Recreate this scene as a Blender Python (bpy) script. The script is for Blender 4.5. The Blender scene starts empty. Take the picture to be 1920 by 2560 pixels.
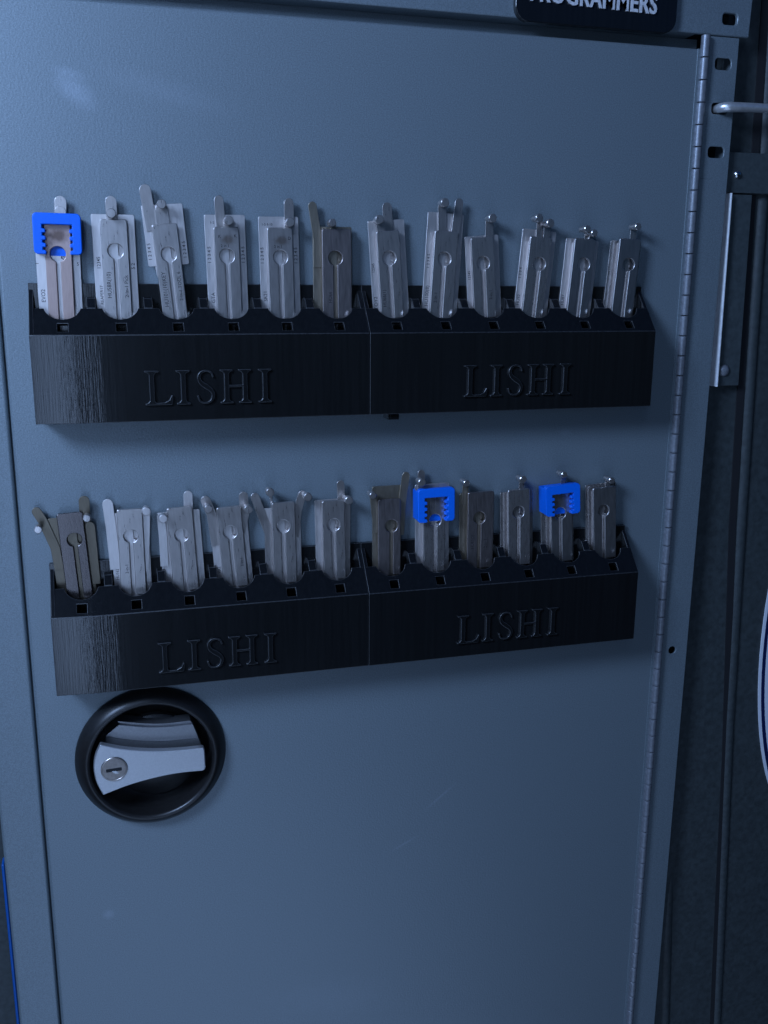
import bpy, bmesh, math, random
from mathutils import Vector, Matrix, Euler

random.seed(7)
R = math.radians
scene = bpy.context.scene
col = scene.collection
MM = 0.001

# ------------------------------------------------------------------ camera
cam = bpy.data.cameras.new("camera")
cam.sensor_fit = 'VERTICAL'
cam.sensor_height = 36.0
cam.sensor_width = 27.0
cam.lens = 33.75
cam.clip_start = 0.01
cam.clip_end = 100.0
co = bpy.data.objects.new("camera", cam)
rot = Matrix(((0.962669, 0.056785, -0.264657), (-0.270602, 0.225467, -0.935916), (0.006525, 0.972594, 0.232417)))
co.matrix_world = Matrix.Translation((0, -0.6, 0)) @ rot.to_4x4()
col.objects.link(co)
scene.camera = co

# ------------------------------------------------------------------ light: blue twilight coming in from the upper left
world = bpy.data.worlds.new("World")
scene.world = world
world.use_nodes = True
wn = world.node_tree
wn.nodes.clear()
sky = wn.nodes.new("ShaderNodeTexSky")
sky.sky_type = 'NISHITA'
sky.sun_disc = False
sky.sun_elevation = R(3)
sky.ozone_density = 8.0
sky.dust_density = 0.2
sky.sun_rotation = R(-75)
bg = wn.nodes.new("ShaderNodeBackground")
bg.inputs[1].default_value = 0.05
wo = wn.nodes.new("ShaderNodeOutputWorld")
wn.links.new(sky.outputs[0], bg.inputs[0])
wn.links.new(bg.outputs[0], wo.inputs[0])


def area(name, loc, target, sx, sy, power, color):
    l = bpy.data.lights.new(name, 'AREA')
    l.shape = 'RECTANGLE'
    l.size = sx
    l.size_y = sy
    l.energy = power
    l.color = color
    o = bpy.data.objects.new(name, l)
    d = Vector(target) - Vector(loc)
    o.rotation_euler = d.to_track_quat('-Z', 'Y').to_euler()
    o.location = loc
    col.objects.link(o)
    return o


TWILIGHT = (0.330, 0.490, 0.82)
area("doorway_light", (-0.22, -1.1, 0.15), (-0.22, 0.0, 0.15), 0.22, 1.8, 5.0, TWILIGHT)
area("upper_left_light", (-0.56, -0.58, 0.42), (0.03, 0.0, -0.05), 0.28, 0.28, 17.0, TWILIGHT)
area("low_light", (0.05, -1.0, -1.45), (0.15, 0.0, -0.25), 1.1, 1.1, 5.3, TWILIGHT)

scene.view_settings.view_transform = 'Standard'
scene.view_settings.look = 'None'
scene.view_settings.exposure = 0.0
scene.view_settings.gamma = 1.0


# ------------------------------------------------------------------ materials
def mat(name, base, rough=0.5, metal=0.0, spec=0.5, var=0.0, var_scale=300.0, bump=0.0, bump_scale=1500.0,
        stretch=None, rough_var=0.0, extra=None):
    m = bpy.data.materials.new(name)
    m.use_nodes = True
    nt = m.node_tree
    b = nt.nodes["Principled BSDF"]
    b.inputs["Base Color"].default_value = (*base, 1)
    b.inputs["Roughness"].default_value = rough
    b.inputs["Metallic"].default_value = metal
    b.inputs["Specular IOR Level"].default_value = spec
    tc = nt.nodes.new("ShaderNodeTexCoord")
    mp = nt.nodes.new("ShaderNodeMapping")
    if stretch:
        mp.inputs["Scale"].default_value = stretch
    nt.links.new(tc.outputs["Object"], mp.inputs[0])
    if var > 0:
        n = nt.nodes.new("ShaderNodeTexNoise")
        n.inputs["Scale"].default_value = var_scale
        n.inputs["Detail"].default_value = 4
        nt.links.new(mp.outputs[0], n.inputs[0])
        cr = nt.nodes.new("ShaderNodeMapRange")
        cr.inputs["From Min"].default_value = 0.3
        cr.inputs["From Max"].default_value = 0.7
        cr.inputs["To Min"].default_value = 1 - var
        cr.inputs["To Max"].default_value = 1 + var
        nt.links.new(n.outputs["Fac"], cr.inputs[0])
        mx = nt.nodes.new("ShaderNodeMix")
        mx.data_type = 'RGBA'
        mx.blend_type = 'MULTIPLY'
        mx.inputs["Factor"].default_value = 1
        mx.inputs["A"].default_value = (*base, 1)
        nt.links.new(cr.outputs[0], mx.inputs["B"])
        nt.links.new(mx.outputs["Result"], b.inputs["Base Color"])
        if rough_var > 0:
            rr = nt.nodes.new("ShaderNodeMapRange")
            rr.inputs["From Min"].default_value = 0.3
            rr.inputs["From Max"].default_value = 0.7
            rr.inputs["To Min"].default_value = rough - rough_var
            rr.inputs["To Max"].default_value = rough + rough_var
            nt.links.new(n.outputs["Fac"], rr.inputs[0])
            nt.links.new(rr.outputs[0], b.inputs["Roughness"])
    if bump > 0:
        n2 = nt.nodes.new("ShaderNodeTexNoise")
        n2.inputs["Scale"].default_value = bump_scale
        n2.inputs["Detail"].default_value = 3
        nt.links.new(mp.outputs[0], n2.inputs[0])
        bp = nt.nodes.new("ShaderNodeBump")
        bp.inputs["Strength"].default_value = bump
        bp.inputs["Distance"].default_value = 0.0004
        nt.links.new(n2.outputs["Fac"], bp.inputs["Height"])
        nt.links.new(bp.outputs[0], b.inputs["Normal"])
    if extra:
        extra(nt, b, tc)
    return m


def blob_mask(nt, tc, centre, scale, rotz=0.0, thresh=(0.4, 1.0), noise=(180.0, 0.5)):
    """soft irregular patch mask, 1 inside, in object coordinates"""
    mp = nt.nodes.new("ShaderNodeMapping")
    mp.vector_type = 'TEXTURE'
    mp.inputs["Location"].default_value = centre
    mp.inputs["Rotation"].default_value = (0, rotz, 0)
    mp.inputs["Scale"].default_value = scale
    nt.links.new(tc.outputs["Object"], mp.inputs[0])
    ln = nt.nodes.new("ShaderNodeVectorMath")
    ln.operation = 'LENGTH'
    nt.links.new(mp.outputs[0], ln.inputs[0])
    nz = nt.nodes.new("ShaderNodeTexNoise")
    nz.inputs["Scale"].default_value = noise[0]
    nz.inputs["Detail"].default_value = 5
    nt.links.new(tc.outputs["Object"], nz.inputs[0])
    ma = nt.nodes.new("ShaderNodeMath")
    ma.operation = 'MULTIPLY_ADD'
    ma.inputs[1].default_value = noise[1]
    nt.links.new(nz.outputs["Fac"], ma.inputs[0])
    nt.links.new(ln.outputs["Value"], ma.inputs[2])
    mr = nt.nodes.new("ShaderNodeMapRange")
    mr.interpolation_type = 'SMOOTHSTEP'
    mr.inputs["From Min"].default_value = thresh[0] + noise[1] * 0.5
    mr.inputs["From Max"].default_value = thresh[1] + noise[1] * 0.5
    mr.inputs["To Min"].default_value = 1
    mr.inputs["To Max"].default_value = 0
    nt.links.new(ma.outputs[0], mr.inputs[0])
    return mr.outputs[0]


def mix_into(nt, b, mask, color, fac):
    src = b.inputs["Base Color"].links[0].from_socket if b.inputs["Base Color"].links else None
    mx = nt.nodes.new("ShaderNodeMix")
    mx.data_type = 'RGBA'
    if src:
        nt.links.new(src, mx.inputs["A"])
    else:
        mx.inputs["A"].default_value = b.inputs["Base Color"].default_value
    mx.inputs["B"].default_value = (*color, 1)
    sc = nt.nodes.new("ShaderNodeMath")
    sc.operation = 'MULTIPLY'
    sc.inputs[1].default_value = fac
    nt.links.new(mask, sc.inputs[0])
    nt.links.new(sc.outputs[0], mx.inputs["Factor"])
    nt.links.new(mx.outputs["Result"], b.inputs["Base Color"])


def door_extra(nt, b, tc):
    # rubbed smudges and faint scuffs on the paint
    for c, s, r, th, nz, f in (((-0.011, 0, 0.103), (0.015, 1, 0.008), R(40), (0.1, 1.2), (200, 0.8), 0.34),
                               ((-0.012, 0, 0.112), (0.012, 1, 0.003), R(15), (0.1, 1.2), (260, 0.8), 0.16),
                               ((0.040, 0, 0.105), (0.040, 1, 0.008), R(14), (0.0, 1.3), (160, 0.9), 0.11),
                               ((-0.023, 0, -0.419), (0.0045, 1, 0.004), 0, (0.2, 1.2), (500, 0.6), 0.25),
                               ((0.214, 0, -0.366), (0.016, 1, 0.0012), R(-38), (0.2, 1.2), (700, 0.6), 0.2),
                               ((0.187, 0, -0.400), (0.012, 1, 0.0010), R(-25), (0.2, 1.2), (700, 0.6), 0.2),
                               ((0.300, 0, -0.10), (0.006, 1, 0.0035), 0, (0.1, 1.2), (500, 0.8), 0.10),
                               ((0.130, 0, -0.520), (0.05, 1, 0.02), R(10), (0.0, 1.3), (120, 1.2), 0.07)):
        mix_into(nt, b, blob_mask(nt, tc, c, s, r, th, nz), (0.34, 0.39, 0.45), f)


M = {}
M['paint'] = mat("blue_grey_paint", (0.165, 0.20, 0.22), 0.42, 0.3, 0.7, var=0.22, var_scale=1500, bump=0.3, bump_scale=700)
M['door'] = mat("door_paint", (0.165, 0.20, 0.22), 0.42, 0.3, 0.7, var=0.22, var_scale=1500, bump=0.3, bump_scale=700, extra=door_extra)
M['plastic'] = mat("black_printed_plastic", (0.007, 0.0075, 0.0082), 0.17, 0, 0.65, var=0.15, var_scale=500, bump=0.055, bump_scale=1500, stretch=(1, 1, 0.02))
M['plastic_edge'] = mat("black_plastic_lettering", (0.011, 0.0115, 0.013), 0.20, 0, 1.0, var=0.15, var_scale=500, bump=0.05, bump_scale=1800)


def end_layers(nt, b, tc):
    # rougher first print layers near the end that stood on the print bed
    bp = [n for n in nt.nodes if n.type == 'BUMP'][0]
    sp = nt.nodes.new("ShaderNodeSeparateXYZ")
    nt.links.new(tc.outputs["Object"], sp.inputs[0])
    cr = nt.nodes.new("ShaderNodeValToRGB")
    e = cr.color_ramp.elements
    e[0].position, e[0].color = 0.0, (.06, .06, .06, 1)
    e[1].position, e[1].color = 1.0, (.05, .05, .05, 1)
    for p, v in ((0.25, 0.10), (0.48, 0.42), (0.72, 0.30), (0.80, 0.06)):
        q = e.new(p)
        q.color = (v, v, v, 1)
    mr = nt.nodes.new("ShaderNodeMapRange")
    mr.inputs["From Max"].default_value = 0.05
    nt.links.new(sp.outputs["X"], mr.inputs[0])
    nt.links.new(mr.outputs[0], cr.inputs[0])
    nt.links.new(cr.outputs[0], bp.inputs["Strength"])


M['plastic_end'] = mat("black_printed_plastic_layers", (0.007, 0.0075, 0.0082), 0.17, 0, 0.65, var=0.15, var_scale=500, bump=0.055, bump_scale=1300, stretch=(1, 1, 0.045), extra=end_layers)
M['edge_glint'] = mat("plastic_edge_glint", (0.024, 0.025, 0.027), 0.34, 0, 0.8, var=0.5, var_scale=600)  # lighter than the plastic, paints glint lines along the bevelled edges
M['cup'] = mat("glossy_black_plastic", (0.011, 0.0103, 0.0103), 0.36, 0, 0.5, var=0.2, var_scale=500, bump=0.05, bump_scale=1200)
M['zinc'] = mat("silver_zinc", (0.56, 0.56, 0.57), 0.40, 0.85, 0.5, var=0.05, var_scale=900, bump=0.08)
M['zinc_dull'] = mat("dull_silver_zinc", (0.34, 0.34, 0.35), 0.34, 0.9, 0.5, var=0.08, var_scale=700, bump=0.08)
M['brass'] = mat("nickel_lock_barrel", (0.34, 0.30, 0.275), 0.30, 0.95, 0.5, var=0.12, var_scale=500, bump=0.05)
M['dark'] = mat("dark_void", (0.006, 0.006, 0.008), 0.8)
M['wall'] = mat("charcoal_wall_panel", (0.034, 0.042, 0.044), 0.6, 0, 0.4, var=0.25, var_scale=250, bump=0.25, bump_scale=700)
M['bracket'] = mat("dark_green_grey_steel", (0.042, 0.052, 0.055), 0.5, 0, 0.5, var=0.2, var_scale=300, bump=0.1)
M['bare_shine'] = mat("bare_steel_highlight", (0.85, 0.86, 0.88), 0.45, 0.25, 0.5, var=0.1, var_scale=300)  # near-white base paints the highlight along the strip's bare edge
M['chrome'] = mat("chrome", (0.80, 0.80, 0.80), 0.24, 1.0)
M['knuckle'] = mat("worn_painted_hinge", (0.17, 0.18, 0.20), 0.40, 0.3, 0.5, var=0.25, var_scale=350, bump=0.15)
M['blue'] = mat("bright_blue_plastic", (0.0, 0.12, 0.66), 0.42, 0, 0.4, var=0.04, var_scale=600, bump=0.05)
M['bluetrim'] = mat("blue_trim_paint", (0.0, 0.07, 0.30), 0.4)
M['zincrod'] = mat("zinc_plated_rod", (0.80, 0.80, 0.80), 0.36, 0.75, 0.5, var=0.1, var_scale=300)
M['white'] = mat("white_letter_plastic", (0.50, 0.50, 0.52), 0.4, 0, 0.5, var=0.2, var_scale=500)
M['navy'] = mat("navy_print", (0.004, 0.010, 0.060), 0.4)
M['offwhite'] = mat("white_sticker_print", (0.66, 0.68, 0.74), 0.4, 0, 0.5, var=0.03, var_scale=200)
M['mark'] = mat("etched_marking", (0.02, 0.018, 0.02), 0.6)


def stain(cx, cz, sx, sz, color, f):
    def fn(nt, b, tc):
        mix_into(nt, b, blob_mask(nt, tc, (cx * MM, 0, cz * MM), (sx * MM, 1, sz * MM), 0, (0.3, 1.0), (420, 0.8)), color, f)
    return fn


def steel(name, base, rough, metal=0.85, extra=None, var=0.05):
    return mat(name, base, rough, metal, 0.5, var=var, var_scale=1300, bump=0.03, bump_scale=1500, stretch=(1, 1, 0.12), rough_var=0.04, extra=extra)


M['st_light'] = steel("matte_nickel_steel", (0.56, 0.515, 0.49), 0.31, 0.9)
M['st_plate'] = steel("satin_steel_plate", (0.66, 0.61, 0.585), 0.40, 0.85)
M['st_mid'] = steel("satin_steel", (0.52, 0.48, 0.46), 0.29, 0.9)
M['st_stain'] = steel("stained_satin_steel", (0.51, 0.47, 0.45), 0.32, 0.9, extra=stain(1.0, 39.5, 6.0, 3.6, (0.20, 0.13, 0.09), 0.55))
M['st_brown'] = steel("tarnished_steel", (0.44, 0.32, 0.28), 0.44, 0.65, extra=stain(0.5, 40, 7, 5, (0.10, 0.06, 0.045), 0.8), var=0.07)
M['st_darker'] = steel("darkened_steel", (0.48, 0.455, 0.445), 0.34, 0.95)  # darker copy of the steel, paints in the dim reflections of right-hand picks
M['st_dark'] = steel("dark_polished_steel", (0.36, 0.31, 0.30), 0.36, 0.95, var=0.06)
M['st_dim'] = steel("dull_dark_steel", (0.15, 0.13, 0.125), 0.28, 0.95, var=0.08)
M['st_dimgold'] = steel("dull_brass_steel", (0.17, 0.145, 0.11), 0.36, 0.9, var=0.08)
M['st_gold'] = steel("brownish_steel", (0.38, 0.33, 0.26), 0.36, 0.9, var=0.06)


# ------------------------------------------------------------------ helpers
def link(name, me, m=None, parent=None, loc=None):
    o = bpy.data.objects.new(name, me)
    col.objects.link(o)
    if m is not None and me is not None and not me.materials:
        me.materials.append(m)
    if parent:
        o.parent = parent
    if loc:
        o.location = loc
    return o


def build(name, bm, m, parent=None, bevel=0.0, seg=2, smooth=None, loc=None):
    bmesh.ops.recalc_face_normals(bm, faces=bm.faces[:])
    me = bpy.data.meshes.new(name)
    bm.to_mesh(me)
    bm.free()
    if smooth:
        me.polygons.foreach_set("use_smooth", [True] * len(me.polygons))
        me.set_sharp_from_angle(angle=R(smooth))
    o = link(name, me, m, parent, loc)
    if bevel > 0:
        add_bevel(o, bevel, seg)
    return o


def glint_edges(o, m):  # puts the painted glint tone on the bevel faces
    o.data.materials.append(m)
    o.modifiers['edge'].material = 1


def add_bevel(o, w, seg=2):
    md = o.modifiers.new("edge", 'BEVEL')
    md.width = w
    md.segments = seg
    md.limit_method = 'ANGLE'
    md.angle_limit = R(35)
    md.harden_normals = True


def tag(o, label=None, cat=None, group=None, kind=None):
    if label:
        o['label'] = label
    if cat:
        o['category'] = cat
    if group:
        o['group'] = group
    if kind:
        o['kind'] = kind
    return o


def empty(name, loc=(0, 0, 0)):
    o = bpy.data.objects.new(name, None)
    o.empty_display_size = 0.005
    o.location = loc
    col.objects.link(o)
    return o


def prism(bm, pts, y0, y1):
    """pts (x,z) in mm, extruded along y from y0 to y1 (mm)"""
    a = [bm.verts.new((p[0] * MM, y0 * MM, p[1] * MM)) for p in pts]
    b = [bm.verts.new((p[0] * MM, y1 * MM, p[1] * MM)) for p in pts]
    bm.faces.new(a)
    bm.faces.new(b[::-1])
    n = len(pts)
    for i in range(n):
        bm.faces.new((a[i], b[i], b[(i + 1) % n], a[(i + 1) % n]))


def prism_x(bm, pts, x0, x1):
    """pts (y,z) in mm, extruded along x"""
    a = [bm.verts.new((x0 * MM, p[0] * MM, p[1] * MM)) for p in pts]
    b = [bm.verts.new((x1 * MM, p[0] * MM, p[1] * MM)) for p in pts]
    bm.faces.new(a)
    bm.faces.new(b[::-1])
    n = len(pts)
    for i in range(n):
        bm.faces.new((a[i], b[i], b[(i + 1) % n], a[(i + 1) % n]))


def box(bm, x0, x1, y0, y1, z0, z1):
    prism(bm, [(x0, z0), (x1, z0), (x1, z1), (x0, z1)], y0, y1)


def sheet(bm, polys, to3d, off):
    """flat polygons that share corners -> one solid sheet; to3d maps (u,v) to mm, off is the thickness vector in mm"""
    cache = {}
    fs = []
    for poly in polys:
        vs = []
        for p in poly:
            k = (round(p[0], 3), round(p[1], 3))
            if k not in cache:
                q = to3d(*p)
                cache[k] = bm.verts.new((q[0] * MM, q[1] * MM, q[2] * MM))
            vs.append(cache[k])
        fs.append(bm.faces.new(vs))
    r = bmesh.ops.extrude_face_region(bm, geom=fs, use_keep_orig=True)
    nv = [g for g in r['geom'] if isinstance(g, bmesh.types.BMVert)]
    bmesh.ops.translate(bm, verts=nv, vec=Vector(off) * MM)


def arc(cx, cz, r, a0, a1, n):
    return [(cx + r * math.cos(R(a0 + (a1 - a0) * i / n)), cz + r * math.sin(R(a0 + (a1 - a0) * i / n))) for i in range(n + 1)]


def rrect(x0, x1, z0, z1, r, n=4):
    return (arc(x1 - r, z1 - r, r, 0, 90, n) + arc(x0 + r, z1 - r, r, 90, 180, n) +
            arc(x0 + r, z0 + r, r, 180, 270, n) + arc(x1 - r, z0 + r, r, 270, 360, n))


def lathe(bm, prof, cx, cz, n=64, cap=True):
    """prof (r,y) mm, axis along y through (cx,cz)"""
    rings = []
    for r, y in prof:
        if r <= 0.001:
            rings.append([bm.verts.new((cx * MM, y * MM, cz * MM))])
        else:
            rings.append([bm.verts.new(((cx + r * math.cos(2 * math.pi * i / n)) * MM, y * MM, (cz + r * math.sin(2 * math.pi * i / n)) * MM)) for i in range(n)])
    for a, b in zip(rings, rings[1:]):
        for i in range(n):
            j = (i + 1) % n
            if len(a) == 1:
                bm.faces.new((a[0], b[j], b[i]))
            elif len(b) == 1:
                bm.faces.new((a[i], a[j], b[0]))
            else:
                bm.faces.new((a[i], a[j], b[j], b[i]))


def tube(bm, path, r, n=12):
    rings = []
    for i, p in enumerate(path):
        p = Vector(p)
        t = (Vector(path[min(i + 1, len(path) - 1)]) - Vector(path[max(i - 1, 0)])).normalized()
        u = t.cross(Vector((0, 0, 1)))
        if u.length < 0.1:
            u = t.cross(Vector((0, 1, 0)))
        u.normalize()
        v = t.cross(u)
        rr = r[i] if isinstance(r, (list, tuple)) else r
        rings.append([bm.verts.new((p + (u * math.cos(2 * math.pi * k / n) + v * math.sin(2 * math.pi * k / n)) * rr) * MM) for k in range(n)])
    for a, b in zip(rings, rings[1:]):
        for k in range(n):
            bm.faces.new((a[k], a[(k + 1) % n], b[(k + 1) % n], b[k]))
    bm.faces.new(rings[0][::-1])
    bm.faces.new(rings[-1])


def strip_outline(pts, w):
    """outline of a flat strip along pts with a rounded tip at pts[0] (apex)"""
    P = [Vector(p) for p in pts]
    h = w / 2
    d0 = (P[1] - P[0]).normalized()
    P[0] = P[0] + d0 * h
    left, right = [], []
    for i, p in enumerate(P):
        if i == 0:
            t = (P[1] - P[0]).normalized()
            k = 1
        elif i == len(P) - 1:
            t = (P[i] - P[i - 1]).normalized()
            k = 1
        else:
            t1 = (P[i] - P[i - 1]).normalized()
            t2 = (P[i + 1] - P[i]).normalized()
            t = (t1 + t2).normalized()
            k = 1 / max(0.6, t.dot(t1))
        nrm = Vector((-t.y, t.x)) * h * k
        left.append(p + nrm)
        right.append(p - nrm)
    a = math.degrees(math.atan2(-d0.y, -d0.x))
    cap = arc(P[0].x, P[0].y, h, a - 90, a + 90, 8)
    # walk: left from base up to tip, cap, right down
    out = [(p.x, p.y) for p in reversed(left)][:-1]
    capd = cap[::-1]
    if (Vector(capd[0]) - left[0]).length > (Vector(capd[-1]) - left[0]).length:
        capd = capd[::-1]
    out += capd
    out += [(p.x, p.y) for p in right[1:]]
    return out


def text_mesh(s, size, bold=0.0, extrude=0.02, align='LEFT', spacing=1.0):
    cu = bpy.data.curves.new("lettering", 'FONT')
    cu.body = s
    cu.size = size
    cu.offset = bold
    cu.extrude = extrude
    cu.resolution_u = 3
    cu.align_x = align
    cu.space_character = spacing
    o = bpy.data.objects.new("lettering", cu)
    col.objects.link(o)
    dg = bpy.context.evaluated_depsgraph_get()
    me = bpy.data.meshes.new_from_object(o.evaluated_get(dg))
    bpy.data.objects.remove(o)
    bpy.data.curves.remove(cu)
    return me


# ------------------------------------------------------------------ setting: wall behind and beside the cabinet
bm = bmesh.new()
box(bm, -600, 900, 32, 60, -900, 600)
box(bm, 411.5, 900, 14, 32, -900, 600)
wall = build("wall", bm, M['wall'])
tag(wall, kind='structure')
# pressed seams of the side panel
for nm, pts, rr in (("raised_seam", [(444, 17, 300), (446.5, 17, 170), (451.5, 17, 59), (454, 17, -34), (461, 17, -224), (466, 17, -347), (483, 17, -635), (495, 17, -880)], 5.5),
                    ("raised_seam", [(423, 20.5, -430), (425.5, 18.5, -520), (428.2, 17, -590), (433.5, 17, -680), (440, 17, -880)], 5.5)):
    bm = bmesh.new()
    tube(bm, pts, rr, 16)
    build(nm, bm, M['wall'], wall, smooth=40)
bm = bmesh.new()
pts = [(437, 200), (441, 59), (450, -180), (464, -377), (471, -511), (478, -634), (490, -880)]
prism(bm, [(x - 2.2, z) for x, z in pts] + [(x + 3.5, z) for x, z in reversed(pts)], 12.9, 14.0)
build("seam_groove", bm, M['dark'], wall)

# ------------------------------------------------------------------ cabinet
cab = empty("cabinet", (0.16, 0.02, -0.62))
tag(cab, "blue-grey metal cabinet with one tall hinged door and a perforated upright", "cabinet")
PO = Vector((-160 * MM, -20 * MM, 620 * MM))   # shift of world millimetres into the cabinet's own frame


def cpart(name, bm, m, parent=None, **k):
    o = build(name, bm, m, parent or cab, **k)
    if parent is None or parent is cab:
        o.location = PO
    return o


# door: sheet with a round opening for the latch, folded edges
HX, HZ, HR = 10.3, -303.5, 41.0
DL, DR, DT, DB = -58.9, 382.3, 150.3, -660.0
bm = bmesh.new()
la = arc(HX, HZ, HR, 90, 270, 32)
ra = arc(HX, HZ, HR, 270, 450, 32)
sheet(bm, [[(HX, DT), (DL, DT), (DL, DB), (HX, DB)] + la[::-1],
           [(HX, DB), (DR, DB), (DR, DT), (HX, DT)] + ra[::-1]], lambda u, v: (u, 0, v), (0, 18, 0))
door = cpart("door", bm, M['door'], bevel=2.2 * MM, seg=5, smooth=40)

# stile on the left
bm = bmesh.new()
box(bm, -86.2, -60.3, 4.5, 31.5, DB, 205)
box(bm, -60.2, -50, 6.8, 31.0, DB, 150)
cpart("stile", bm, M['paint'], bevel=2.0 * MM, seg=4, smooth=40)
# header over the door with its hole
bm = bmesh.new()
hx0, hx1, hz0, hz1 = 397.4, 408.3, 165.8, 172.6
h = rrect(hx0, hx1, hz0, hz1, 2.2)
mid = (hx0 + hx1) / 2
rt_half = [p for p in h if p[0] >= mid]
lf_half = [p for p in h if p[0] < mid]
rt_half.sort(key=lambda p: math.atan2(p[1] - 169.2, p[0] - mid))
lf_half.sort(key=lambda p: math.atan2(p[1] - 169.2, -(p[0] - mid)))
sheet(bm, [[(-86.2, 158.9), (mid, 158.9), (mid, hz0)] + lf_half + [(mid, hz1), (mid, 205), (-86.2, 205)],
           [(mid, 158.9), (418.2, 158.9), (419.5, 205), (mid, 205), (mid, hz1)] + rt_half[::-1] + [(mid, hz0)]],
      lambda u, v: (u, -0.5, v), (0, 3, 0))
box(bm, -86, 380, 2.6, 24, 159.0, 161.5)
cpart("header", bm, M['paint'], bevel=1.0 * MM, seg=3, smooth=40)
bm = bmesh.new()
box(bm, -85, 388.5, 14, 31, 140, 158.9)
cpart("rebate", bm, M['paint'])

# perforated upright on the right of the hinge
bm = bmesh.new()
UX0, UX1, UM = 388.6, 412.0, 401.2
cells = [(158.6, 130.0, 142.1), (130.0, 100.0, 114.6), (100.0, 70.0, 87.0)]
polys = []
for zt, zb, zc in cells:
    hole = rrect(UM - 6.1, UM + 6.1, zc - 3.6, zc + 3.6, 2.4)
    r_ = sorted([p for p in hole if p[0] >= UM], key=lambda p: math.atan2(p[1] - zc, p[0] - UM))
    l_ = sorted([p for p in hole if p[0] < UM], key=lambda p: math.atan2(p[1] - zc, UM - p[0]))
    polys.append([(UX0, zb), (UM, zb), (UM, zc - 3.6)] + l_ + [(UM, zc + 3.6), (UM, zt), (UX0, zt)])
    polys.append([(UM, zb), (UX1, zb), (UX1, zt), (UM, zt), (UM, zc + 3.6)] + r_[::-1] + [(UM, zc - 3.6)])
zc = -270.7
hc = 398.6
cl = arc(hc, zc, 3.0, 90, 270, 12)
crr = arc(hc, zc, 3.0, 270, 450, 12)
polys += [[(UX0, 70.0), (UX0, -640), (hc, -640)] + cl[::-1] + [(hc, 70.0)],
          [(hc, 70.0)] + crr[::-1] + [(hc, -640), (UX1 - 1.2, -640), (UX1, 70.0), (UM, 70.0)]]
sheet(bm, polys, lambda u, v: (u, 0.8, v), (0, 1.6, 0))
prism(bm, [(410.6, 158.0), (411.9, 158.0), (410.7, -640), (409.4, -640)], 2.5, 16)
cpart("upright", bm, M['paint'], bevel=0.5 * MM, seg=2)
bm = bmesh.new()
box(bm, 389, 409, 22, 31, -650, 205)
cpart("dark_backing", bm, M['dark'])  # black sheet added so the holes in front look dark inside

# piano hinge
bm = bmesh.new()
lathe(bm, [(0, -397), (1.0, -397), (1.0, 397), (0, 397)], 0, 0, 10)
for v in bm.verts:
    v.co = Vector((v.co.x, v.co.z, v.co.y))
hinge = cpart("hinge", bm, M['dark'])
hinge.location = PO + Vector((385.5, -0.9, -244.5)) * MM
bm = bmesh.new()
n = 16
pitch = 13.8
hh = (pitch - 0.5) / 2
ring = []
for rr_, z in ((0.0, -hh), (2.7, -hh), (3.0, -hh + 0.3), (3.0, hh - 0.3), (2.7, hh), (0, hh)):
    ring.append((rr_, z))
lathe(bm, ring, 0, 0, n)
for v in bm.verts:
    v.co = Vector((v.co.x, v.co.z, v.co.y))
kme = bpy.data.meshes.new("knuckle")
bmesh.ops.recalc_face_normals(bm, faces=bm.faces[:])
bm.to_mesh(kme)
bm.free()
kme.polygons.foreach_set("use_smooth", [True] * len(kme.polygons))
kme.set_sharp_from_angle(angle=R(40))
for i in range(57):
    z = 144.7 + pitch / 2 - i * pitch
    link("knuckle", kme, M['knuckle'], hinge, Vector((random.uniform(-.12, .12), random.uniform(-.1, .1), z + 244.5)) * MM)

bm = bmesh.new()
box(bm, 380.6, 383.6, -0.45, 2.0, DB, 150.0)
cpart("hinge_leaf", bm, M['paint'], bevel=0.2 * MM)

# latch
LX, LZ = 11.0, -305.0
latch_bm = bmesh.new()
lathe(latch_bm, [(48.5, 0.2), (48.5, -1.5), (47.6, -3.2), (44.2, -7.6), (42.4, -8.9), (41.0, -9.4), (39.8, -9.0), (39.0, -7.6), (38.6, 2.0), (37.5, 9.0), (33.0, 13.0), (22.0, 14.5), (0, 14.8)], LX, LZ, 96)
latch = cpart("latch", latch_bm, M['cup'], smooth=50)
latch['label'] = "round black recessed latch with silver key handle"
bm = bmesh.new()
lathe(bm, [(29, 12.8), (29, 8.0), (27.6, 7.2), (0, 7.0)], 14, -309, 64)
build("cup_boss", bm, M['cup'], latch, smooth=40)


def curve_pts(keys, n=6):
    """Catmull-Rom through keys (open)"""
    out = []
    K = [Vector(k) for k in keys]
    K = [K[0] * 2 - K[1]] + K + [K[-1] * 2 - K[-2]]
    for i in range(1, len(K) - 2):
        for j in range(n):
            t = j / n
            p0, p1, p2, p3 = K[i - 1], K[i], K[i + 1], K[i + 2]
            q = 0.5 * ((2 * p1) + (p2 - p0) * t + (2 * p0 - 5 * p1 + 4 * p2 - p3) * t * t + (3 * p1 - p0 - 3 * p2 + p3) * t ** 3)
            out.append((q.x, q.y))
    out.append((K[-2].x, K[-2].y))
    return out


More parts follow.
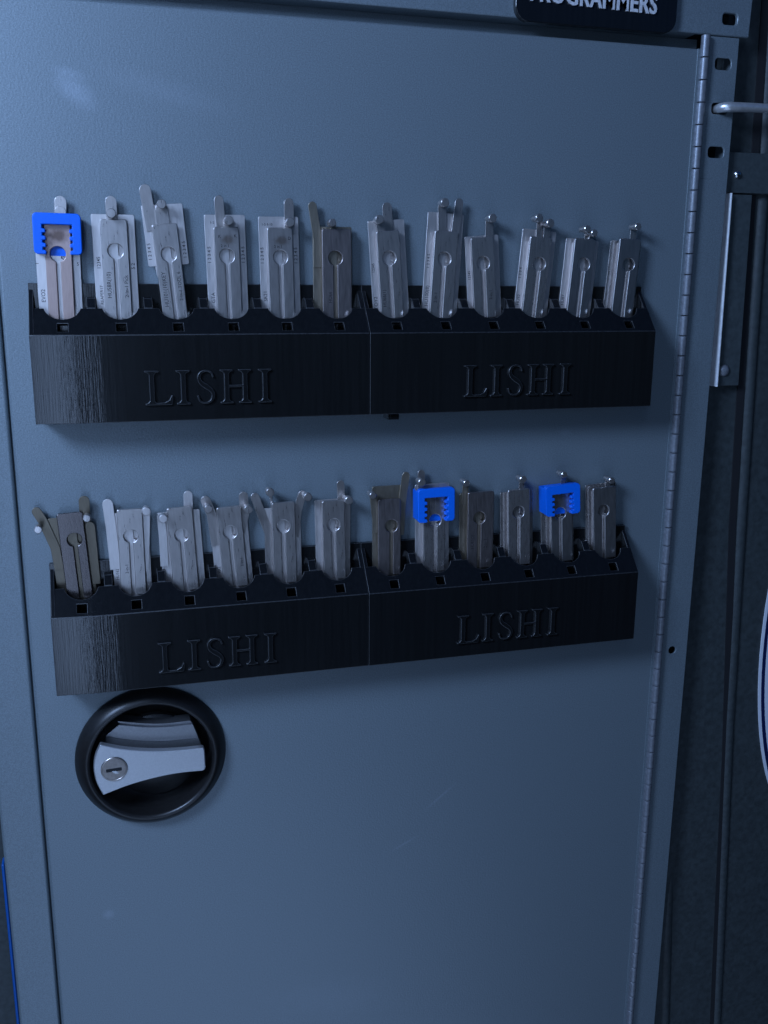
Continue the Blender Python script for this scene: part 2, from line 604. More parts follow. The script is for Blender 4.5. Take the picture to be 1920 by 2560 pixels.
top = curve_pts([(-20.6, -287.5), (-6, -292.6), (11.2, -296.3), (28, -297.9), (44.3, -298.3)])
bot = curve_pts([(42.6, -315.0), (28.0, -314.6), (13.8, -315.6), (-4.2, -318.6), (-21.0, -323.4)])
left = curve_pts([(-21.0, -323.4), (-24.6, -313.5), (-25.7, -303.6), (-24.2, -295), (-20.6, -287.5)])
bm = bmesh.new()
prism(bm, top + [(44.8, -300), (45.0, -312.6), (44.4, -314.4)] + bot + left[1:-1], -12.0, -7.0)
build("handle", bm, M['zinc'], latch, bevel=0.9 * MM, seg=3, smooth=30)
bm = bmesh.new()
up1 = curve_pts([(-8.5, -279.6), (8, -283.3), (22, -284.9), (38.4, -285.0)])
up2 = curve_pts([(41.6, -294.6), (38.5, -295.3), (20, -294.9), (5, -292.8), (-10, -289.0), (-17, -286.0)])
prism(bm, up1 + up2, -3.0, 10)
rim1 = curve_pts([(-9.5, -277.6), (8, -281.5), (22, -283.1), (37.0, -283.1)])
prism(bm, rim1 + up1[::-1], -1.2, 10)
lo2 = curve_pts([(43.8, -303), (20, -303), (0, -299), (-18, -293.0)])
prism(bm, [(p[0], p[1] - 0.5) for p in up2[::-1]] + lo2, -2.0, 10)
build("handle_hub", bm, M['zinc_dull'], latch, bevel=0.45 * MM, seg=2, smooth=30)
bm = bmesh.new()
lathe(bm, [(8.4, -11.0), (8.4, -12.5), (8.1, -12.8), (7.5, -12.85), (7.3, -12.7), (0, -12.7)], -13.0, -305.7, 40)
build("key_cylinder", bm, M['brass'], latch, smooth=35)
bm = bmesh.new()
kw = rrect(-4.9, 4.9, -1.15, 1.15, 0.4, 2)
ca, sa = math.cos(R(2)), math.sin(R(2))
prism(bm, [(-13.2 + x * ca - z * sa, -305.9 + x * sa + z * ca) for x, z in kw], -12.76, -12.4)
build("keyway", bm, M['dark'], latch)
bm = bmesh.new()
prism(bm, [(-13.2 + x, -306.6 + z) for x, z in ((-1.4, 0), (1.2, 0), (2.9, -1.5), (2.4, -2.1), (0.3, -1.9))], -12.90, -12.5)
build("keyway_ward", bm, M['chrome'], latch)

# ------------------------------------------------------------------ other things of the setting
bm = bmesh.new()
box(bm, -89.9, -87.8, 16, 26, DB, -380)
tag(build("blue_trim", bm, M['bluetrim'], bevel=1 * MM), "bright blue strip behind the cabinet's lower left edge", "trim")

br = empty("wall_bracket", (0.43, 0.014, 0.01))
tag(br, "dark steel bracket with two domed bolts beside the cabinet's upright", "bracket")
BO = -Vector(br.location)
bm = bmesh.new()
box(bm, 415.0, 520, 6.5, 14, 62.0, 88.6)
build("cross_plate", bm, M['bracket'], br, bevel=0.6 * MM, loc=BO)
bm = bmesh.new()
prism(bm, [(418.3, 61.2), (437.5, 61.2), (440.5, -71.5), (420.0, -71.5)], 7.5, 14)
build("down_strip", bm, M['bracket'], br, bevel=0.5 * MM, loc=BO)
bm = bmesh.new()
prism(bm, [(417.2, 61.6), (418.3, 61.6), (420.0, -71.5), (418.9, -71.5)], 3.0, 14)
build("edge_highlight", bm, M['bare_shine'], br, bevel=0.2 * MM, loc=BO)
for bx, bz, rr_, yy in ((422.8, 74.1, 3.0, 6.5), (427.0, -60.4, 4.3, 7.5)):
    bm = bmesh.new()
    lathe(bm, [(rr_, yy), (rr_ * 0.97, yy - 0.6), (rr_ * 0.75, yy - 1.7), (rr_ * 0.4, yy - 2.3), (0, yy - 2.5)], bx, bz, 20)
    build("bolt", bm, M['chrome'] if rr_ < 4 else M['knuckle'], br, smooth=60, loc=BO)

bm = bmesh.new()
tube(bm, [(401, 8, 114.6), (400.5, 2, 114.6), (400.2, -2.5, 114.6), (401.5, -4.6, 114.7), (404.5, -5.6, 114.8), (412, -5.6, 115.0), (425, -5.0, 115.4), (445, -3.8, 115.6), (480, -2, 115.8)], [2.8, 2.9, 3.1, 3.2, 3.2, 3.1, 3.0, 3.0, 3.0], 16)
tag(build("hook", bm, M['zincrod'], smooth=60), "shiny metal rod hooked into a hole of the upright", "hook")

# oval sticker on the side wall, running out of the frame
stk = empty("oval_sticker", (0.5475, 0.0135, -0.275))
tag(stk, "large oval sticker with white border on the dark side wall", "sticker")


def ell(a, b, n=72):
    return [(a * math.cos(2 * math.pi * i / n), b * math.sin(2 * math.pi * i / n)) for i in range(n)]


for nm, a, b, y0, y1, m_ in (("border", 60.0, 170, -0.4, 0.4, 'offwhite'), ("band", 57.5, 167, -0.55, 0.3, 'navy'), ("centre", 54.3, 161, -0.7, 0.2, 'offwhite')):
    bm = bmesh.new()
    prism(bm, ell(a, b), y0, y1)
    build(nm, bm, M[m_], stk)
bm = bmesh.new()
prism(bm, rrect(454.4, 472, 89.8, 97.4, 0.8), 12.9, 13.9)
tag(build("small_label", bm, M['offwhite']), "tiny white label at the edge of the dark wall above the bracket", "label")

# sign over the door
sg = empty("programmers_sign", (0.305, -0.0005, 0.172))
sg.name = "sign"
tag(sg, "black rounded sign with raised white capitals on the cabinet header", "sign")
bm = bmesh.new()
prism(bm, rrect(-55.5, 55.5, -15.8, 17, 9, 8), -4.5, -0.15)
build("sign_board", bm, M['plastic'], sg, bevel=0.6 * MM, seg=2, smooth=40)
me = text_mesh("PROGRAMMERS", 15.2 * MM, 0.22 * MM, 0.5 * MM, spacing=1.06)
bm = bmesh.new()
bm.from_mesh(me)
xs = [v.co.x for v in bm.verts]
w0, w1 = min(xs), max(xs)
sc = 86.6 * MM / (w1 - w0)
bm.verts.ensure_lookup_table()
seen = set()
islands = []
for v in bm.verts:
    if v in seen:
        continue
    st, isl = [v], []
    seen.add(v)
    while st:
        q = st.pop()
        isl.append(q)
        for e in q.link_edges:
            o2 = e.other_vert(q)
            if o2 not in seen:
                seen.add(o2)
                st.append(o2)
    islands.append(isl)
# merge overlapping islands (front/back shells of one glyph)
isl_boxes = sorted([(min(v.co.x for v in i), max(v.co.x for v in i), i) for i in islands], key=lambda t: t[0])
glyphs = []
for a0, a1, i in isl_boxes:
    if glyphs and (a0 + a1) / 2 < glyphs[-1][1] and (a1 - a0) * 0.5 < glyphs[-1][1] - a0 + 1e-9:
        glyphs[-1] = (glyphs[-1][0], max(a1, glyphs[-1][1]), glyphs[-1][2] + i)
    else:
        glyphs.append((a0, a1, list(i)))
for a0, a1, vs in glyphs:
    idx = {v: k for k, v in enumerate(vs)}
    b2 = bmesh.new()
    nv = []
    for v in vs:
        x = -46.2 * MM + (v.co.x - w0) * sc
        nv.append(b2.verts.new((x, (-5.2 * MM) - v.co.z, -4.6 * MM + v.co.y + (x * -0.016))))
    fdone = set()
    for v in vs:
        for f in v.link_faces:
            if f not in fdone:
                fdone.add(f)
                try:
                    b2.faces.new([nv[idx[q]] for q in f.verts])
                except ValueError:
                    pass
    build("letter", b2, M['white'], sg)
bm.free()

# ------------------------------------------------------------------ tool racks
SL = math.hypot(25, 28.5)
CX = [18.15 + 32 * i for i in range(6)]
LIP, KINK, RW, RH = 18.5, SL, 196.2, 78.5


def letters():
    """outlines (mm) of the serif capitals, baseline at 0, 20 mm high"""
    H = 20.0
    I = [(0, 0), (8, 0), (8, .9), (6.4, 1.4), (5.5, 2.6), (5.5, 17.4), (6.4, 18.6), (8, 19.1), (8, 20), (0, 20), (0, 19.1), (1.6, 18.6), (2.5, 17.4), (2.5, 2.6), (1.6, 1.4), (0, .9)]
    L = [(0, 0), (15.2, 0), (16.0, 5.4), (15.0, 5.6), (13.6, 2.9), (11.0, 1.5), (6.4, 1.3), (5.5, 2.2), (5.5, 17.4), (6.4, 18.6), (8.2, 19.1), (8.2, 20), (0, 20), (0, 19.1), (1.6, 18.6), (2.5, 17.4), (2.5, 2.6), (1.6, 1.4), (0, .9)]
    Hh = [(0, 0), (7.6, 0), (7.6, .9), (6.2, 1.4), (5.3, 2.6), (5.3, 9.5), (13.2, 9.5), (13.2, 2.6), (12.3, 1.4), (10.9, .9), (10.9, 0), (18.5, 0), (18.5, .9), (17.1, 1.4), (16.2, 2.6), (16.2, 17.4), (17.1, 18.6), (18.5, 19.1), (18.5, 20), (10.9, 20), (10.9, 19.1), (12.3, 18.6), (13.2, 17.4), (13.2, 10.9), (5.3, 10.9), (5.3, 17.4), (6.2, 18.6), (7.6, 19.1), (7.6, 20), (0, 20), (0, 19.1), (1.4, 18.6), (2.3, 17.4), (2.3, 2.6), (1.4, 1.4), (0, .9)]
    # S from a swept stroke
    mid = curve_pts([(10.2, 15.6), (9.2, 18.3), (6.2, 19.4), (3.2, 18.4), (1.9, 15.6), (3.0, 12.6), (5.8, 10.4), (8.8, 8.0), (10.0, 5.2), (8.8, 2.0), (5.8, 0.6), (2.4, 1.6), (1.0, 5.0)], 4)
    n = len(mid)
    a, b = [], []
    for i, p in enumerate(mid):
        q0, q1 = Vector(mid[max(0, i - 1)]), Vector(mid[min(n - 1, i + 1)])
        t = (q1 - q0).normalized()
        f = i / (n - 1)
        w = 0.55 + 0.95 * max(0.0, 1 - abs(f - 0.5) / 0.33)
        nn = Vector((-t.y, t.x)) * w
        a.append((p[0] + nn.x, p[1] + nn.y))
        b.append((p[0] - nn.x, p[1] - nn.y))
    S = a + b[::-1]
    return [(L, 61.3), (I, 79.2), (S, 90.4), (Hh, 104.6), (I, 127.2)]


def slope(x, s):
    return (x, -s * 25 / SL, -s * 28.5 / SL)


def rack(x0, z0, label, warp):
    bm = bmesh.new()
    polys = []
    half = math.sqrt(10.2 ** 2 - 2.2 ** 2)
    for i, c in enumerate(CX):
        xl = 0 if i == 0 else c - 16
        xr = RW if i == 5 else c + 16
        aL = [(c + 10.2 * math.sin(t), 16.3 + 10.2 * math.cos(t)) for t in [-(math.acos(2.2 / 10.2)) * (1 - k / 10) for k in range(11)]]
        aR = [(2 * c - p[0], p[1]) for p in aL]
        polys.append([(xl, LIP)] + aL + [(c, 29.5), (c - 2.9, 29.5), (c - 2.9, 35.3), (c, 35.3), (c, KINK), (xl, KINK)])
        polys.append([(xr, KINK), (c, KINK), (c, 35.3), (c + 2.9, 35.3), (c + 2.9, 29.5), (c, 29.5)] + aR[::-1] + [(xr, LIP)])
    sheet(bm, polys, slope, (0, 1.7, -1.5))
    sheet(bm, [[(0, -28.5), (0, -RH), (RW, -RH), (RW, -28.5)]], lambda u, v: (u, -25, v), (0, 3, 0))
    e = 0.06
    for xa, xb in ((e, 2.6), (RW - 2.6, RW - e)):
        prism_x(bm, [(-3, -3.42 + -e), (-25 + e, -28.5), (-25 + e, -RH + e), (-3, -RH + e)], xa, xb)
    box(bm, 0, RW, -2.95, -0.05, -RH, 0)
    s1 = LIP - 0.2
    for i in range(5):
        m_ = CX[i] + 16
        prism_x(bm, [(-2.9, -7.6), (-7.0, -8.4), (-s1 * 25 / SL, -s1 * 28.5 / SL), (-s1 * 25 / SL + 1.2, -36), (-2.9, -36)], m_ - 2.5, m_ + 2.5)
    box(bm, 2.7, RW - 2.7, -21.9, -3, -RH + 0.1, -RH + 3)
    box(bm, 2.7, RW - 2.7, -21.9, -3, -40, -37)
    box(bm, 2.7, RW - 2.7, -11.2, -10.0, -36.9, -22.6)
    if warp:
        bmesh.ops.bisect_plane(bm, geom=bm.verts[:] + bm.edges[:] + bm.faces[:], plane_co=(24.2 * MM, 0, 0), plane_no=(1, 0, 0), dist=1e-6)
        for v in bm.verts:
            x = v.co.x / MM
            if x < 24.2:
                v.co.y += warp * MM * ((24.2 - x) / 24.2) * min(1, max(0, -v.co.y / MM - 2) / 10)
    o = build("tool_rack", bm, M['plastic_end' if warp else 'plastic'], bevel=0.35 * MM, seg=3, smooth=3, loc=(x0 * MM, (0 if warp else -0.4) * MM, z0 * MM))
    glint_edges(o, M['edge_glint'])
    tag(o, label, "tool rack", "black printed racks on the cabinet door")
    for pts, lx in letters():
        b2 = bmesh.new()
        prism(b2, pts, -26.7, -24.9)
        lt = build("letter", b2, M['plastic'], o, bevel=0.38 * MM, seg=2, loc=(lx * MM, 0, -68.9 * MM))
        glint_edges(lt, M['edge_glint'])
    return o


rack(-43.4, -1.5, "upper left black rack holding a pick with a blue clip at its end", 2.1)
r2_ = rack(153.0, -1.5, "upper right black rack holding six steel picks and no blue clip", 0)
bm = bmesh.new()
box(bm, 13, 20, -21, -9, -82.6, -78.45)
box(bm, 14.2, 18.8, -21.2, -20.9, -81.6, -78.6)
build("mounting_tab", bm, M['plastic'], r2_, bevel=0.3 * MM)
rack(-43.6, -168.4, "lower left black rack just above the round latch", 2.1)
rack(152.8, -168.4, "lower right black rack holding two picks with blue clips", 0)

# ------------------------------------------------------------------ lock picks
# x, z (mm at the rack's lip), tilt, plate [u0,u1,v0,v1], cover width, cover height, thumb hole, levers [w, tip ... base], knobs
TOOLS = [
    [-25.7, -15.5, 0.8, [-12.5, 11.6, 0.8, 51.2], 14.3, 47.0, [-0.3, 30.0], [[6.6, [2.5, 61.9], [1.9, 47.3]], [6.2, [2.0, 56.2], [2.2, 47.3]]], []],
    [5.9, -15.5, -0.2, [-12.3, 11.8, 0.6, 52.6], 15.0, 49.6, [0.2, 32.2], [[6.3, [-0.7, 62.6], [-0.7, 49.0]]], [[-1.0, 52.5]]],
    [37.8, -15.5, -4.5, [-11.7, 11.9, 24.6, 59.0], 14.4, 47.8, [0.5, 30.8], [[6.6, [-8.4, 70.4], [-7.2, 48.5]], [7.7, [-0.4, 59.2], [-0.6, 48.1]]], [[-0.5, 58.4]]],
    [70.2, -15.5, -0.9, [-12.1, 11.9, -0.0, 53.9], 14.8, 46.8, [-0.2, 30.2], [[5.5, [-3.2, 64.6], [-2.6, 46.8]], [6.1, [2.0, 51.9], [2.1, 46.8]]], [[1.2, 50.1]]],
    [102.0, -15.5, -0.8, [-12.1, 12.2, -0.2, 53.6], 15.3, 47.0, [-0.1, 29.9], [[5.9, [6.6, 64.1], [6.4, 46.9]]], [[5.6, 49.9]]],
    [136.4, -15.5, -0.4, [-14.0, 10.5, -0.2, 48.4], 18.3, 46.9, [-0.9, 29.9], [[5.2, [-14.3, 62.8], [-11.1, 41.6], [-11.2, 25.9]], [3.6, [-1.6, 51.1], [-1.4, 46.9]]], [[-3.6, 50.3]]],
    [171.6, -15.5, -4.1, [-11.2, 12.4, -1.3, 53.2], 14.6, 46.7, [0.0, 30.3], [[6.1, [1.5, 63.6], [1.8, 46.7]], [5.5, [-4.0, 53.9], [-3.1, 47.0]]], [[-6.1, 53.4]]],
    [204.3, -15.5, 3.1, [-11.8, 12.2, -1.3, 58.2], 15.5, 47.1, [-0.4, 30.2], [[5.5, [-3.3, 65.9], [-1.8, 46.8]], [5.5, [8.0, 67.6], [6.6, 47.4]]], [[-4.3, 63.5]]],
    [234.0, -15.5, -4.6, [-10.1, 12.9, -1.4, 45.1], 15.3, 44.1, [-0.0, 28.0], [[5.4, [7.2, 57.1], [6.3, 43.4]]], [[5.6, 55.0]]],
    [267.5, -15.5, 4.7, [-11.4, 12.4, -1.5, 49.4], 14.8, 44.9, [0.8, 27.9], [[4.0, [-1.1, 57.7], [0.1, 45.0]], [4.8, [4.7, 55.5], [5.0, 45.2]]], [[2.9, 53.5], [-5.1, 55.8]]],
    [299.6, -15.5, 4.1, [-11.6, 11.9, -1.8, 44.1], 15.1, 44.4, [0.7, 27.9], [[3.6, [2.1, 51.7], [2.6, 44.4]], [4.2, [5.8, 49.9], [5.5, 44.6]]], [[3.1, 47.9], [-2.2, 50.0]]],
    [332.7, -15.5, 3.8, [-12.0, 11.0, -1.3, 43.3], 15.6, 44.9, [0.6, 28.2], [[4.5, [3.1, 54.9], [3.6, 44.6]]], [[1.3, 52.5]]],
    [-26.9, -182.4, -3.1, [-13.1, 10.0, -1.7, 43.4], 15.1, 46.5, [1.0, 29.6], [[5.5, [-19.8, 51.1], [-15.8, 42.1], [-10.9, 24.9], [-10.3, 12.6]], [6.3, [9.3, 55.5], [8.7, 43.9]], [6.2, [10.6, 39.0], [9.8, 3.1]]], [[-18.4, 39.6], [9.9, 43.3]]],
    [5.5, -182.4, 0.1, [-11.7, 11.2, -3.2, 43.8], 15.2, 46.8, [-0.0, 29.7], [[6.3, [-12.9, 53.0], [-11.3, 32.7], [-10.3, 9.6]], [4.8, [10.1, 44.9], [7.6, 9.6]]], [[9.8, 46.1]]],
    [37.3, -182.4, -2.3, [-13.6, 12.5, -2.7, 43.0], 15.7, 46.3, [0.0, 28.5], [[5.6, [6.2, 55.5], [5.7, 43.0]], [5.0, [-11.5, 43.2], [-11.3, 28.9], [-11.9, 10.2]]], [[-10.5, 41.3]]],
    [68.5, -182.4, -3.6, [-12.2, 11.7, -2.8, 40.5], 15.6, 45.0, [-0.5, 28.4], [[6.1, [-14.3, 52.7], [-10.6, 40.2], [-9.7, 21.2]], [5.8, [10.4, 53.0], [9.8, 37.7], [6.5, 27.9]]], [[-12.9, 46.3], [11.6, 43.0]]],
    [100.9, -182.4, -0.7, [-11.8, 11.8, -2.3, 41.6], 15.1, 45.9, [-0.5, 30.0], [[5.5, [-18.1, 52.2], [-13.5, 37.8], [-9.3, 25.7], [-9.3, 4.9]], [1.7, [-7.5, 51.9], [-6.8, 43.1]], [5.5, [13.8, 51.9], [9.9, 39.0], [7.6, 22.9]]], [[-8.9, 54.0], [15.1, 49.4]]],
    [133.8, -182.4, -1.0, [-11.5, 11.6, -2.6, 45.2], 15.0, 45.3, [-0.2, 28.9], [[5.0, [5.9, 57.5], [6.2, 43.3]], [3.2, [10.5, 43.7], [9.4, 0.8]]], [[9.3, 45.7]]],
    [171.2, -182.4, -0.5, [-10.5, 9.3, -2.9, 52.2], 15.4, 44.0, [1.4, 25.8], [[5.3, [12.7, 61.0], [10.0, 41.1], [8.5, 19.7]], [4.6, [-10.5, 47.2], [-8.2, 25.1]]], [[-12.6, 48.3]]],
    [202.6, -182.4, -1.1, [-11.9, 12.1, -3.0, 52.0], 15.2, 48.5, [0.7, 27.8], [[4.9, [-7.8, 62.1], [-7.5, 48.9]]], [[-10.1, 55.3]]],
    [235.7, -182.4, -0.7, [-13.6, 11.3, -2.6, 44.4], 18.6, 45.6, [-0.9, 27.6], [[4.3, [-9.7, 53.5], [-10.1, 41.0]]], [[-12.5, 53.2]]],
    [264.8, -182.4, -2.4, [-12.1, 12.0, -2.1, 43.8], 16.3, 45.9, [-0.6, 29.9], [[4.1, [3.7, 53.1], [3.3, 42.8]]], [[0.6, 53.6]]],
    [297.4, -182.4, -3.8, [-13.7, 11.0, -1.5, 44.6], 16.2, 45.0, [-1.2, 27.4], [[3.7, [3.5, 54.4], [3.0, 43.3]]], [[-0.3, 55.6]]],
    [330.7, -182.4, -4.1, [-12.4, 11.1, -2.7, 46.2], 17.6, 44.3, [-1.0, 27.3], [[4.2, [4.7, 50.0], [4.7, 42.1]]], [[2.7, 49.7]]],
]
# cover, plate, lever finishes
FIN = ['br pl li', 'li pl li', 'li pl li', 'stn pl li', 'stn pl li', 'dk go go', 'li pl li', 'li pl li', 'li pl li', 'mi pl mi', 'sm pl mi', 'sm mi mi',
       'dd dg dg', 'li pl pl', 'li pl pl', 'li pl li', 'li pl li', 'li pl li', 'dk go go', 'mi pl li', 'dk go go', 'mi mi mi', 'sm mi mi', 'sm mi mi']
FM = {'li': 'st_light', 'pl': 'st_plate', 'mi': 'st_mid', 'stn': 'st_stain', 'br': 'st_brown', 'sm': 'st_darker', 'dk': 'st_dark', 'go': 'st_gold', 'dd': 'st_dim', 'dg': 'st_dimgold'}
LABELS = [
    "tarnished steel pick wearing a blue clip at the left end of the upper rack",
    "pale steel pick with one knob, right beside the upper left blue clip",
    "pale steel pick pulled highest out, its short plate clear of the rack",
    "steel pick with a brown stain, a lever left of its knob",
    "steel pick with a brown stain, its lever directly above the knob at the right",
    "dark polished pick with a long leaning brown lever in the upper row",
    "grey steel pick leaning left, first in the upper right rack",
    "grey steel pick leaning right with two tall levers side by side",
    "shorter grey steel pick touching the one with two tall levers",
    "grey steel pick leaning right, third from the right end of the upper row",
    "grey steel pick with two small knobs, second from right in the upper row",
    "steel pick with one knob at the right end of the upper row",
    "dark polished pick with levers spread like antlers at the left end of the lower rack",
    "pale steel pick, lever leaning left, knob at its top right, lower row",
    "pale steel pick with knob on left shoulder and straight lever on right",
    "grey steel pick with a knob on each shoulder, two levers spread apart, lower row",
    "steel pick with three arms spread out, one thin upright pin in the middle",
    "steel pick with one straight lever and a right knob, by the lower seam",
    "dark polished pick with long dark lever, first in the lower right rack",
    "steel pick wearing the middle blue clip, its knob above the clip's left corner",
    "dark polished pick between the two lower blue clips, knob at its left",
    "satin grey pick just left of the lower rightmost blue clip",
    "dark pick wearing the blue clip farthest right",
    "grey pick with a wide body at the right end of the lower rack",
]
# engraved text on some tools: (text, u, v, size, rotated, on) ; on = 'c' cover, 'p' plate
TXT = {
    0: [("EVO2", -8.6, 3.0, 2.6, 1, 'p'), ("1", -11.2, 24, 2.2, 1, 'p'), ("5", 9.5, 24, 2.2, 0, 'p')],
    1: [("HU58R(10)", -3.4, 5.6, 2.7, 1, 'c'), ("2-in-1 Pick", 6.2, 6.0, 2.5, 1, 'c'), ("REAPER17", -8.0, 2, 2.1, 1, 'p'), ("12345", -8.6, 22, 2.4, 1, 'p'), ("5 2", 10.6, 22, 2.4, 1, 'p')],
    2: [("HU101(10)KEY", -3.0, 1.0, 2.7, 1, 'c'), ("2-in-1 TOOL 6", 5.6, 4.0, 2.3, 1, 'c'), ("1 2 3 4 5", -9.2, 28, 2.3, 1, 'p'), ("1 2 3 4 5", 10.9, 28, 2.3, 1, 'p')],
    3: [("GTA", -7.9, 3.0, 2.6, 1, 'p'), ("1 2 3 4 5", -9.2, 26, 2.3, 1, 'p'), ("1 2 3 4 5", 10.8, 26, 2.3, 1, 'p'), ("1-2", -8.8, 48.8, 1.6, 0, 'p'), ("2 in 1", -3.6, 35.3, 1.9, 0, 'c'), ("K", -5, 40.5, 2.2, 0, 'c'), ("K", 4.3, 40.8, 2.2, 0, 'c')],
    4: [("SR21", -8.2, 4.0, 2.6, 1, 'p'), ("1 2 3 4 5", -9.6, 26, 2.3, 1, 'p'), ("1 2 3 4 5", 10.9, 26, 2.3, 1, 'p'), ("1-2-3-10", -10.2, 48.4, 1.6, 0, 'p'), ("2 in 1", -3.8, 35.3, 1.9, 0, 'c'), ("D", 4.6, 40.0, 2.2, 0, 'c')],
    5: [("HU66", -3.4, 3.0, 2.4, 1, 'c')],
    6: [("TOY2", -8.0, -0.5, 2.7, 1, 'p'), ("HU66(1)", -3.6, 1.0, 2.5, 1, 'c'), ("12345", -8.6, 22, 2.0, 1, 'p')],
    7: [("HU100(8)", -7.9, 0.5, 2.7, 1, 'p'), ("2-in-1", -3.6, 3.0, 2.4, 1, 'c'), ("1 2 3 4 5", -8.6, 24, 2.1, 1, 'p')],
    8: [("12345", -7.4, 18, 2.0, 1, 'p'), ("2-in-1", 5.0, 5.0, 2.2, 1, 'c')],
    9: [("HU92", -8.2, 1.0, 2.4, 1, 'p'), ("1 2 3 4", -9.0, 18, 2.1, 1, 'p')],
    10: [("HU87", -8.4, 1.0, 2.4, 1, 'p')],
    13: [("2-in-1", -2.6, 6, 2.2, 1, 'c'), ("HU162", -8.4, 1, 2.1, 1, 'p')],
    15: [("VA2", -8.4, 1, 2.2, 1, 'p'), ("2-in-1", 5.8, 5, 2.2, 1, 'c')],
    20: [("HU83(2)", -4.8, 6, 2.4, 1, 'c'), ("2-in-1", 4.6, 6, 2.4, 1, 'c')],
}
YP0, YP1 = -3.5, -4.4     # plate
YL = (-4.6, -5.3, -5.45, -6.15)
YC0, YC1 = -6.7, -9.0     # cover


def pick(i, t):
    x, z, a, pl, cw, ch, hole, levers, knobs = t
    fc, fp, fl = [M[FM[k]] for k in FIN[i].split()]
    root = empty("lock_pick", (x * MM, 0, z * MM))
    root.rotation_euler = (0, R(a), 0)
    tag(root, LABELS[i], "lock pick", "steel lock picks standing in the racks")
    v0 = pl[2] if pl[2] > 10 else -17.0
    bm = bmesh.new()
    prism(bm, rrect(pl[0], pl[1], v0, pl[3], 1.0, 4), YP1, YP0)
    plate = build("back_plate", bm, fp, root, bevel=0.22 * MM, seg=2)
    if pl[2] > 10:       # a raised pick shows its narrow shank below the plate
        bm = bmesh.new()
        prism(bm, [(-7.9, 24.5), (-7.6, 20.0), (-6.9, 17), (-6.9, -17), (7.2, -17), (7.2, 24.5)], YP1 - 0.3, YP0 + 0.1)
        build("shank", bm, fp, root, bevel=0.2 * MM)
    # cover with a keyhole cut-out
    h = cw / 2
    r = 4.25
    sw = 1.15
    hx, hz = hole
    a0 = math.degrees(math.asin(sw / r))
    key = arc(hx, hz, r, -90 + a0, 270 - a0, 28)
    vb = -6.3 if i < 12 else -8.0
    dx = -hx * 0.0
    outline = [(-h, vb), (hx - sw, vb)] + key[::-1] + [(hx + sw, vb), (h, vb)] + arc(h - 1.3, ch - 1.3, 1.3, 0, 90, 4) + arc(-h + 1.3, ch - 1.3, 1.3, 90, 180, 4)
    bm = bmesh.new()
    prism(bm, outline, YC1, YC0)
    build("cover", bm, fc, root, bevel=0.45 * MM, seg=2)
    # core strip that carries the cover and shows through the slot
    bm = bmesh.new()
    cx0 = hx - 0.6 * r if i % 3 else hx - 1.0 * r
    prism(bm, [(-h + 1.0, -14), (h - 1.6, -14), (h - 1.6, hz - r - 1.0), (hx + 1.6, hz - r + 2), (hx + 1.6, ch - 3), (-h + 1.0, ch - 3)], -6.62, YP1 - 0.06)
    build("core", bm, fp, root, bevel=0.15 * MM, seg=1)
    lobs = []
    for k, lv in enumerate(levers):
        w, pts = lv[0], [Vector(p) for p in lv[1:]]
        pts.append(pts[-1] + (pts[-1] - pts[-2]).normalized() * (4.0 if len(pts) == 2 else 1.5))
        bm = bmesh.new()
        ya = (-5.35, -4.62) if k % 2 == 0 else (-6.25, -5.5)
        pts2 = [(p.x, p.y) for p in pts]
        prism(bm, strip_outline(pts2, w), ya[0] - 0.0, ya[1])
        lobs.append(build("lever", bm, fl, root, bevel=0.16 * MM, seg=2))
    for kx, kz in knobs:
        bm = bmesh.new()
        rk = 2.65 if FIN[i][:2] in ('li', 'st', 'br', 'mi') else 2.3
        lathe(bm, [(0, -5.2), (1.8, -5.2), (1.8, -8.6), (2.05, -8.7), (2.05, -9.3), (1.8, -9.4), (1.8, -10.0), (rk, -10.05), (rk, -14.2), (rk - 0.35, -14.55), (0, -14.6)], kx, kz, 24)
        near = min(lobs, key=lambda o: min((Vector((v.co.x / MM - kx, v.co.z / MM - kz)).length for v in o.data.vertices)))
        build("knob", bm, M['st_mid'] if fl in (M['st_gold'], M['st_mid'], M['st_dimgold']) else fl, near, smooth=40)
    if i in TXT:
        for on, yy, par in (('c', YC1 - 0.015, None), ('p', YP1 - 0.015, None)):
            bm = bmesh.new()
            any_ = False
            for s, u, v, size, rotd, o_ in TXT[i]:
                if o_ != on:
                    continue
                any_ = True
                me_ = text_mesh(s, size * 1.18 * MM, 0.02 * MM, 0.0)
                b2 = bmesh.new()
                b2.from_mesh(me_)
                mp = {}
                for vv in b2.verts:
                    px, pz = vv.co.x, vv.co.y
                    if rotd:
                        px, pz = -pz, px
                    mp[vv] = bm.verts.new((u * MM + px, yy * MM, v * MM + pz))
                for f in b2.faces:
                    try:
                        bm.faces.new([mp[q] for q in f.verts])
                    except ValueError:
                        pass
                b2.free()
            if any_:
                r_ = bmesh.ops.extrude_face_region(bm, geom=bm.faces[:], use_keep_orig=True)
                bmesh.ops.translate(bm, verts=[g for g in r_['geom'] if isinstance(g, bmesh.types.BMVert)], vec=(0, 0.014 * MM, 0))
                build("marking", bm, M['mark'], root)
            else:
                bm.free()
    return root


for i, t in enumerate(TOOLS):
    pick(i, t)


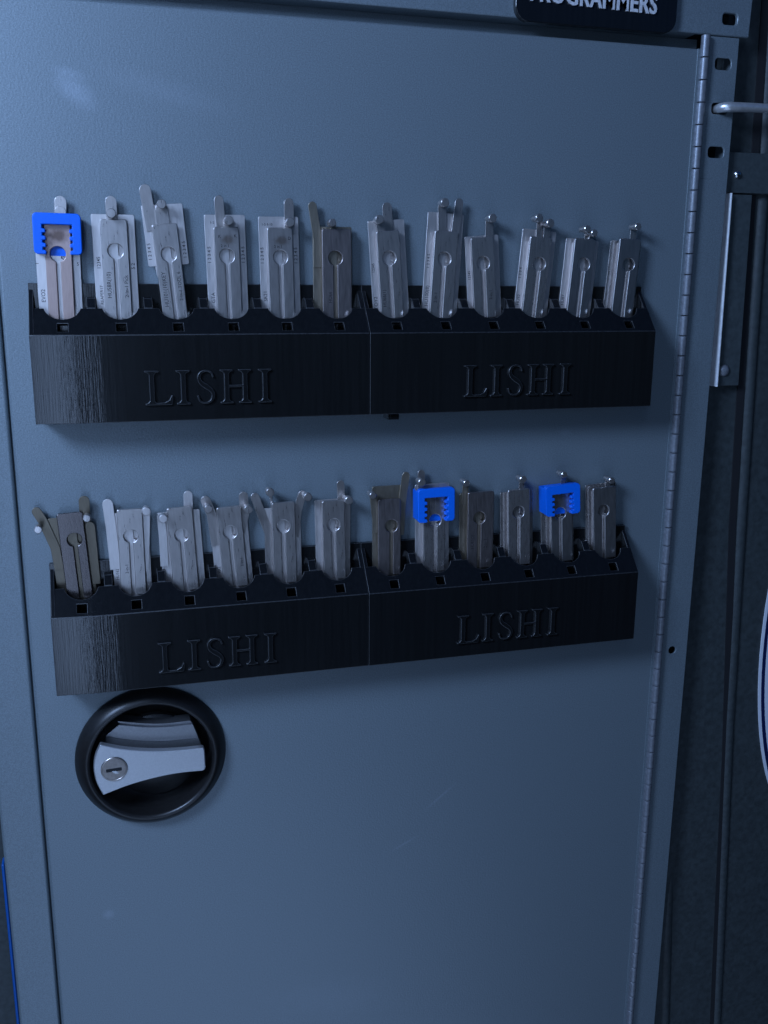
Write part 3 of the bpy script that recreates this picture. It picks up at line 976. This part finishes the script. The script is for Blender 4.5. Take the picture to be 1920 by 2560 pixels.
# ------------------------------------------------------------------ blue clips
def clip(ti, uc, vb, vt, label):
    t = TOOLS[ti]
    root = empty("blue_clip", (t[0] * MM, 0, t[1] * MM))
    root.rotation_euler = (0, R(t[2]), 0)
    tag(root, label, "clip", "blue plastic clips on the picks")
    W2 = 12.9
    iw, tw = 8.0, 1.7
    L = []
    zt = vt - 6.2
    inner_l = [(-6.4, vb)]
    n = 4
    step = (zt - vb - 0.6) / n
    z = vb
    for k in range(n):
        inner_l += [(-iw + tw, z + 0.0 if k else z), (-iw + tw, z + step * 0.42), (-iw + tw - 0.35, z + step * 0.55), (-iw, z + step * 0.60), (-iw, z + step * 0.98)]
        z += step
    inner_l = inner_l[1:]
    inner_l += [(-iw, zt)]
    inner_r = [(-p[0], p[1]) for p in reversed(inner_l)]
    rc = 2.4
    outer = (arc(W2 - rc, vb + rc, rc, -90, 0, 5) + arc(W2 - rc, vt - rc, rc, 0, 90, 5) + arc(-W2 + rc, vt - rc, rc, 90, 180, 5) + arc(-W2 + rc, vb + rc, rc, 180, 270, 5))
    pts = [(uc + p[0], p[1]) for p in outer + inner_l + inner_r]
    bm = bmesh.new()
    prism(bm, pts, -13.6, -9.25)
    build("front_frame", bm, M['blue'], root, bevel=0.7 * MM, seg=3, smooth=40)
    bm = bmesh.new()
    box(bm, uc - W2 + 0.1, uc - W2 + 0.55 , -9.3, -1.6, vb + 1.5, vt - 1.5)
    box(bm, uc + W2 - 0.55, uc + W2 - 0.1, -9.3, -1.6, vb + 1.5, vt - 1.5)
    box(bm, uc - W2 + 1, uc + W2 - 1, -3.3, -1.5, vb + 1.5, vt - 1.5)
    build("back_frame", bm, M['blue'], root, bevel=0.2 * MM)
    bm = bmesh.new()
    hx, hz = t[6]
    prism(bm, rrect(hx - 4.6, hx + 4.6, hz - 1.0, hz + 10, 0.6), -6.68, -6.63)
    build("tongue", bm, M['blue'], root)


clip(0, 0.2, 29.6, 52.0, "bright blue clip on the pick at the upper left end")
clip(19, 0.2, 27.7, 50.6, "blue clip second from the right, below a round steel knob and a lever")
clip(22, -1.0, 27.2, 48.5, "blue clip on a dark pick, farthest right in the lower row")
